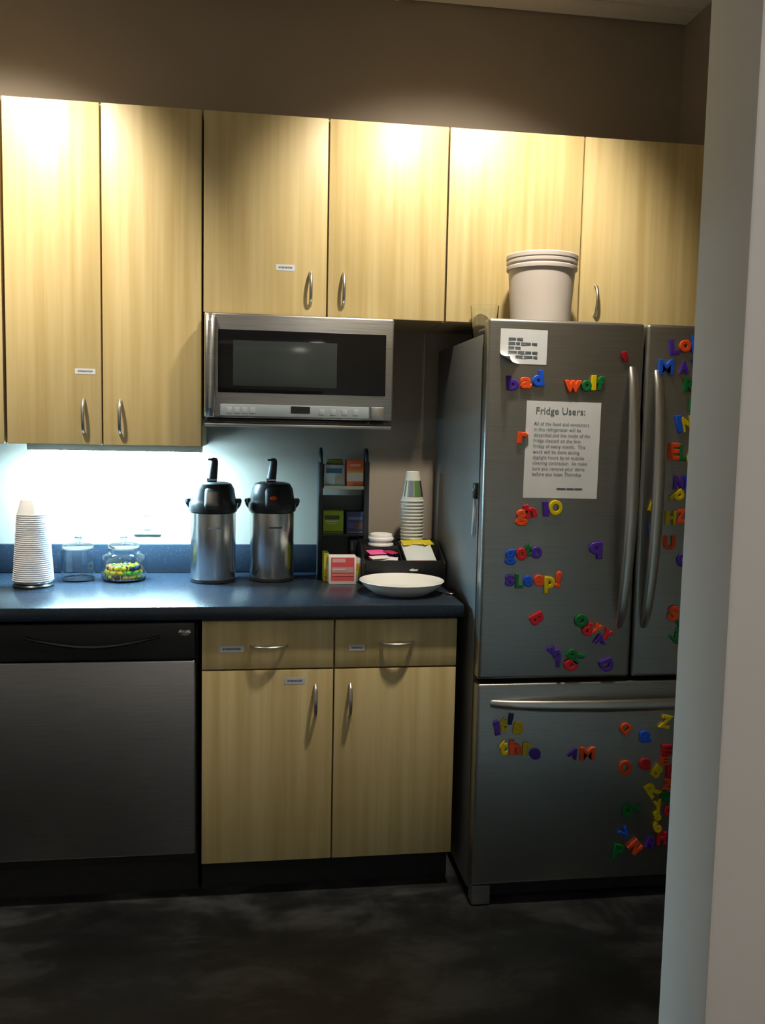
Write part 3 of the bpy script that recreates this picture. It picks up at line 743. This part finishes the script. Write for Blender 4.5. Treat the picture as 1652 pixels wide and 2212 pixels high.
# teaspoon poking out from behind the dish
t = thing('teaspoon', (0.735, -0.41, ZW), 'small metal teaspoon lying beside the white dish', 'spoon')
g = tube(new(), [(0.700, -0.405, ZW + 0.004), (0.725, -0.425, ZW + 0.004), (0.755, -0.462, ZW + 0.004), (0.764, -0.476, ZW + 0.004)], [0.003, 0.0028, 0.0035, 0.005], 10, 0.5)
obj('spoon_handle', g, M['chrome'], t)
g = new(); bmesh.ops.create_uvsphere(g, u_segments=16, v_segments=10, radius=1.0)
bmesh.ops.scale(g, verts=g.verts[:], vec=(0.016, 0.011, 0.0038)); bmesh.ops.rotate(g, verts=g.verts[:], cent=(0, 0, 0), matrix=Matrix.Rotation(-0.7, 3, 'Z'))
bmesh.ops.translate(g, verts=g.verts[:], vec=(0.764, -0.480, ZW + 0.004)); obj('spoon_bowl', g, M['chrome'], t)

# ------------------------------------------------------------ on top of the refrigerator
kx, ky, kz = 1.030, -0.49, 1.7295
t = thing('plastic_bucket', (kx, ky, kz), 'cloudy white plastic tub with ribbed rim standing on the refrigerator', 'bucket')
obj('tub', lathe(new(), [(0, 0), (0.090, 0), (0.094, 0.004), (0.111, 0.232), (0.1115, 0.238), (0.107, 0.238), (0.090, 0.008), (0, 0.006)], (kx, ky, kz), 56), M['bucket'], t)
obj('rim_band', lathe(new(), [(0.1118, 0.222), (0.1165, 0.222), (0.1172, 0.226), (0.1172, 0.232), (0.114, 0.235), (0.114, 0.239), (0.1175, 0.242), (0.1175, 0.250), (0.1145, 0.253), (0.1118, 0.253), (0.1118, 0.222)], (kx, ky, kz), 56), M['bucket'], t)
obj('lid', lathe(new(), [(0, 0.2532), (0.1150, 0.2532), (0.1185, 0.2555), (0.1185, 0.266), (0.116, 0.2695), (0.108, 0.269), (0.105, 0.264), (0, 0.264)], (kx, ky, kz), 56), M['bucket'], t)
t.scale = (0.95, 0.95, 1.0)
gx, gy = 0.872, -0.40
t = thing('glass_vase', (gx, gy, 1.7295), 'clear drinking glass on the refrigerator beside the plastic tub', 'glass')
obj('glass_body', lathe(new(), [(0, 0), (0.036, 0), (0.038, 0.003), (0.046, 0.118), (0.0465, 0.12), (0.0445, 0.12), (0.036, 0.010), (0, 0.008)], (gx, gy, 1.7295), 48), M['glass'], t, angle=60)

# ------------------------------------------------------------ notices on the refrigerator
def sheet(name, cx, cz, w_, h_, rot, label, curl=0.0):
    g = new(); n = 16
    bmesh.ops.create_grid(g, x_segments=n, y_segments=n, size=0.5)
    for v in g.verts:
        u, q = v.co.x, v.co.y
        c_ = max(0.0, 0.36 - (u + 0.5) * 0.8 - (q + 0.5)) if curl else 0.0
        lift = curl * c_ * c_ * 3.0
        bow = 0.0006 * math.sin(u * 9) if curl else 0
        v.co = Vector((u * w_ + lift * 0.2, -0.0005 - lift - abs(bow), q * h_ + lift * 0.25))
    g.normal_update()
    bmesh.ops.solidify(g, geom=g.faces[:], thickness=0.0002)
    o = obj(name, g, M['paper'])
    o.location = (cx, FY - 0.0002, cz); o.rotation_euler = (0, rot, 0)
    return tag(o, label, 'notice', 'paper notices on the refrigerator')
def flat_text(parent, s, x, z, size, ma, name='printed_text', y=-0.0012, offset=0.0):
    me = text_mesh(s, size=size, res=2, offset=offset)
    me.transform(Matrix.Rotation(PI / 2, 4, 'X'))
    me.transform(Matrix.Translation((x, y, z)))
    me.materials.clear(); me.materials.append(ma)
    o = bpy.data.objects.new(name, me); C.objects.link(o); o.parent = parent
    return o
n2 = sheet('paper_notice', 1.026, 1.3935, 0.2265, 0.283, math.radians(0.4), 'large printed notice headed Fridge Users on the left refrigerator door')
flat_text(n2, 'Fridge Users:', -0.086, 0.1045, 0.0285, M['grey_ink'], 'heading_text', offset=0.0)
lines = ['All of the food and containers', 'in this refrigerator will be', 'discarded and the inside of the', 'fridge cleaned on the first', 'Friday of every month.  This', 'work will be done during',
         'daylight hours by an outside', 'cleaning contractor.  So make', 'sure you remove your items', 'before you leave Thursday.']
for i, s in enumerate(lines):
    flat_text(n2, s, -0.089, 0.0715 - i * 0.0163, 0.0139, M['grey_ink'], 'body_text')
def word_bars(parent, x, z, words, h, ma, y=-0.0012):
    g = new()
    for w_ in words:
        if w_ > 0: box(g, x, x + w_, y, y + 0.0003, z - h / 2, z + h / 2)
        x += abs(w_) + 0.0025
    o = obj('small_print', g, ma, None, smooth=False); o.parent = parent
    return o
word_bars(n2, -0.012, -0.113, [0.028, 0.022, 0.024], 0.004, M['grey_ink'])
n1 = sheet('paper_notice', 0.8985, 1.6895, 0.140, 0.099, math.radians(0.6), 'small creased notice with lifted corner above the word bad', curl=0.16)
for i, ws in enumerate(([0.022, 0.018], [0.02, 0.012, 0.03, 0.016], [0.018, 0.016], [0.026, 0.02, 0.018, 0.016], [-0.02, 0.022, 0.026, 0.012])):
    word_bars(n1, -0.046, 0.022 - i * 0.0125, ws, 0.0045, M['grey_ink'], y=-0.0024)

# ------------------------------------------------------------ letter magnets
# (character, colour, x, z, width, height, rotation in degrees, place) on the door plane
LET = [
('b','purple',0.8682,1.5845,0.0372,0.0437,4,'that begins the word bad'),
('a','orange',0.9076,1.5856,0.0360,0.0358,0,'in the middle of the word bad'),
('d','blue',0.9432,1.5992,0.0362,0.0478,8,'that ends the word bad'),
('w','orange',1.0491,1.5795,0.0535,0.0375,0,'that begins the word wolf'),
('o','green',1.0913,1.5826,0.0311,0.0335,0,'round in the word wolf'),
('l','yellow',1.1128,1.5919,0.0156,0.0456,0,'in the word wolf'),
('f','green',1.1335,1.5912,0.0227,0.0430,-4,'that ends the word wolf'),
("'",'darkred',1.2046,1.6705,0.0186,0.0308,12,'alone above the left door handle'),
('L','purple',1.3578,1.7038,0.0290,0.0472,6,'that begins the top row of the right fridge door'),
('o','orange',1.3911,1.7069,0.0378,0.0378,0,'between a purple L and a blue l'),
('l','blue',1.4207,1.7133,0.0219,0.0487,0,'after an orange o in the top row'),
('M','blue',1.3349,1.6442,0.0493,0.0460,0,'before a purple A above the right door handle'),
('A','purple',1.3909,1.6445,0.0335,0.0407,0,'next to the blue M'),
('Y','blue',1.4296,1.6464,0.0381,0.0449,0,'after the purple A'),
('R','green',1.4113,1.5933,0.0366,0.0409,0,'alone below the purple A'),
('I','green',1.4205,1.5340,0.0162,0.0425,0,'upright below the green R'),
('I','blue',1.3854,1.4776,0.0249,0.0549,14,'leaning against a yellow N'),
('N','yellow',1.4103,1.4788,0.0426,0.0481,12,'leaning beside a blue I'),
('E','orange',1.3723,1.3953,0.0367,0.0538,0,'before a green L on the right fridge door'),
('L','green',1.4004,1.3923,0.0250,0.0498,0,'between an orange E and a yellow A'),
('A','yellow',1.4309,1.3873,0.0414,0.0443,0,'after a green L on the right fridge door'),
('N','purple',1.3934,1.3034,0.0339,0.0445,0,'above a tilted yellow p'),
('I','blue',1.4200,1.3037,0.0133,0.0418,0,'beside the purple N'),
('p','yellow',1.3906,1.2608,0.0473,0.0488,-55,'tilted between a purple N and a yellow H'),
('H','yellow',1.3726,1.1971,0.0340,0.0448,0,'before an orange Z'),
('Z','orange',1.4042,1.2015,0.0297,0.0449,0,'after a yellow H'),
('I','blue',1.4272,1.2016,0.0134,0.0421,0,'after an orange Z'),
('U','orange',1.3722,1.1205,0.0400,0.0437,0,'alone below the yellow H'),
('o','purple',1.4189,1.0683,0.0388,0.0439,0,'below the orange U'),
('S','orange',1.3972,0.9039,0.0344,0.0487,-8,'low on the right fridge door'),
('x','green',1.4241,0.8641,0.0361,0.0302,0,'under an orange S'),
('V','green',1.4067,0.8248,0.0391,0.0403,25,'slanting above a yellow l'),
('l','yellow',1.4225,0.7827,0.0121,0.0376,0,'at the foot of the right fridge door'),
('i','yellow',1.3102,1.2350,0.0220,0.0376,-22,'beside the right door handle'),
("'",'blue',1.3117,1.1624,0.0176,0.0322,0,'beside the right door handle'),
('r','orange',0.9036,1.4272,0.0334,0.0349,-6,'at the edge of the printed notice'),
('g','orange',0.9093,1.1936,0.0394,0.0505,0,'overlapped by a red h'),
('h','red',0.9346,1.2136,0.0380,0.0437,14,'leaning on an orange g'),
('I','purple',0.9816,1.2207,0.0170,0.0465,6,'next to a yellow O below the notice'),
('O','yellow',1.0113,1.2237,0.0426,0.0466,0,'below the notice'),
('g','blue',0.8790,1.0770,0.0352,0.0481,0,'that begins the word goto'),
('o','red',0.9125,1.0859,0.0325,0.0386,0,'second in the word goto'),
('t','green',0.9324,1.0997,0.0226,0.0413,0,'in the word goto'),
('o','purple',0.9583,1.0908,0.0340,0.0373,0,'that ends the word goto'),
('q','purple',1.1413,1.0971,0.0405,0.0529,0,'alone beside the left door handle'),
('S','purple',0.8800,1.0074,0.0296,0.0359,0,'that begins the word sleep'),
('L','green',0.9083,1.0059,0.0240,0.0443,0,'in the word sleep'),
('e','blue',0.9352,1.0051,0.0298,0.0347,0,'in the word sleep'),
('e','orange',0.9685,1.0070,0.0313,0.0361,0,'in the word sleep'),
('p','yellow',1.0019,0.9936,0.0343,0.0515,0,'that ends the word sleep'),
('!','orange',1.0291,1.0095,0.0186,0.0530,-8,'after the word sleep'),
('B','red',0.9672,0.8919,0.0457,0.0462,-62,'lying on its side below the word sleep'),
('o','green',1.1050,0.8849,0.0421,0.0409,0,'above a jumble low on the left fridge door'),
('d','red',1.1250,0.8592,0.0306,0.0411,-8,'beside a slanting orange y'),
('y','orange',1.1549,0.8581,0.0351,0.0426,-30,'slanting between two red letters'),
('Y','red',1.1900,0.8420,0.0396,0.0398,-30,'slanting over a purple A'),
('A','purple',1.1665,0.8274,0.0410,0.0299,-6,'under a slanting orange y'),
('k','purple',1.0211,0.7977,0.0433,0.0424,50,'slanting above a purple y'),
('y','purple',1.0398,0.7627,0.0347,0.0383,20,'below a slanting purple k'),
('R','green',1.0913,0.7810,0.0582,0.0625,48,'tilted above a red o'),
('o','red',1.0788,0.7499,0.0451,0.0370,0,'below a tilted green R'),
('D','purple',1.1915,0.7472,0.0486,0.0444,-70,'alone near the foot of the left fridge door'),
('i','purple',0.8554,0.5623,0.0186,0.0470,10,'that begins the word its'),
('t','yellow',0.8751,0.5717,0.0243,0.0499,4,'in the word its'),
("'",'navy',0.8967,0.5882,0.0143,0.0356,-8,'between t and s'),
('s','yellow',0.9207,0.5597,0.0317,0.0401,0,'that ends the word its'),
('t','yellow',0.8775,0.5003,0.0273,0.0502,4,'before an orange h on the freezer drawer'),
('h','orange',0.9141,0.5005,0.0375,0.0474,2,'on the freezer drawer'),
('r','yellow',0.9512,0.4936,0.0275,0.0418,0,'after an orange h'),
('e','purple',0.9771,0.4776,0.0348,0.0346,0,'after a yellow r'),
('A','purple',1.0990,0.4757,0.0368,0.0450,-28,'slanting before an orange M'),
('M','orange',1.1419,0.4729,0.0488,0.0422,0,'on the freezer drawer'),
('D','orange',1.2607,0.5492,0.0418,0.0452,140,'turned over under the drawer handle'),
('a','blue',1.3265,0.5210,0.0391,0.0396,0,'on the freezer drawer'),
('Z','yellow',1.3897,0.5660,0.0378,0.0425,-14,'under the drawer handle'),
('O','orange',1.2660,0.4233,0.0435,0.0486,0,'on the freezer drawer'),
('e','red',1.3294,0.4335,0.0393,0.0384,0,'beside the orange O'),
('E','red',1.3990,0.4754,0.0349,0.0354,0,'at the head of the drawer jumble'),
('E','orange',1.3924,0.4424,0.0425,0.0281,0,'under a red E'),
('F','red',1.4140,0.4076,0.0274,0.0371,0,'under an orange E in the drawer jumble'),
('B','yellow',1.3700,0.4085,0.0425,0.0474,-40,'slanting in the drawer jumble'),
('Z','orange',1.4086,0.3670,0.0366,0.0387,-8,'in the drawer jumble'),
('R','yellow',1.3592,0.3526,0.0577,0.0594,35,'tilted in the drawer jumble'),
('e','green',1.4031,0.3278,0.0367,0.0403,0,'in the drawer jumble'),
('y','yellow',1.3802,0.2990,0.0396,0.0403,20,'in the drawer jumble'),
('o','red',1.4139,0.2811,0.0291,0.0344,0,'in the drawer jumble'),
('8','yellow',1.3773,0.2670,0.0305,0.0359,20,'in the drawer jumble'),
('6','yellow',1.3784,0.2311,0.0382,0.0420,30,'in the drawer jumble'),
('H','red',1.3964,0.1928,0.0307,0.0422,0,'at the foot of the drawer jumble'),
('I','blue',1.4213,0.1991,0.0138,0.0332,0,'at the foot of the drawer jumble'),
('R','purple',1.3628,0.1794,0.0352,0.0421,-20,'at the foot of the drawer jumble'),
('N','orange',1.3109,0.1685,0.0487,0.0510,-50,'tilted beside a blue V'),
('V','blue',1.2753,0.2157,0.0454,0.0433,40,'tilted above an orange N'),
('P','green',1.2570,0.1562,0.0363,0.0509,-8,'near the foot of the freezer drawer'),
('o','green',1.2801,0.2869,0.0347,0.0461,0,'touching a green Y'),
('Y','green',1.3146,0.2921,0.0348,0.0357,30,'touching a green o'),
]
used = []
for ch, cn, x, z, w_, h_, rot, wh in LET:
    me = text_mesh(ch, size=1.0, extrude=0.09, bevel=0.042, offset=0.022, res=4)
    vs_ = [v.co for v in me.vertices]
    bx0, bx1 = min(v.x for v in vs_), max(v.x for v in vs_); by0, by1 = min(v.y for v in vs_), max(v.y for v in vs_)
    zb0, zb1 = min(v.z for v in vs_), max(v.z for v in vs_)
    gw, gh = bx1 - bx0, by1 - by0
    a = math.radians(rot)
    if abs(rot) < 16:
        sx, sy = w_ / gw, h_ / gh
        sx = min(max(sx, 0.65 * sy), 1.5 * sy)
    else:
        rw = gw * abs(math.cos(a)) + gh * abs(math.sin(a)); rh = gh * abs(math.cos(a)) + gw * abs(math.sin(a))
        sx = sy = 0.57 * (w_ / rw + h_ / rh)
    sx *= 0.97; sy *= 0.97
    th = 0.0085
    me.transform(Matrix.Translation((-(bx0 + bx1) / 2, -(by0 + by1) / 2, -zb0)))
    me.transform(Matrix.Diagonal((sx, sy, th / (zb1 - zb0), 1)))
    me.transform(Matrix.Rotation(PI / 2, 4, 'X'))
    me.materials.clear(); me.materials.append(M['mag_' + cn])
    me.shade_smooth(); me.set_sharp_from_angle(angle=math.radians(40))
    o = bpy.data.objects.new('letter_magnet', me); C.objects.link(o)
    o.location = (x, FY - 0.0002, z); o.rotation_euler = (0, -a, 0)
    nm = {"'": 'stick', '!': 'exclamation mark'}.get(ch, 'letter ' + ch if ch.isalpha() else 'digit ' + ch)
    cword = {'darkred': 'dark red', 'navy': 'navy blue'}.get(cn, cn)
    tag(o, cword + ' plastic ' + nm + ' magnet ' + wh, 'magnet', 'letter magnets on the refrigerator')
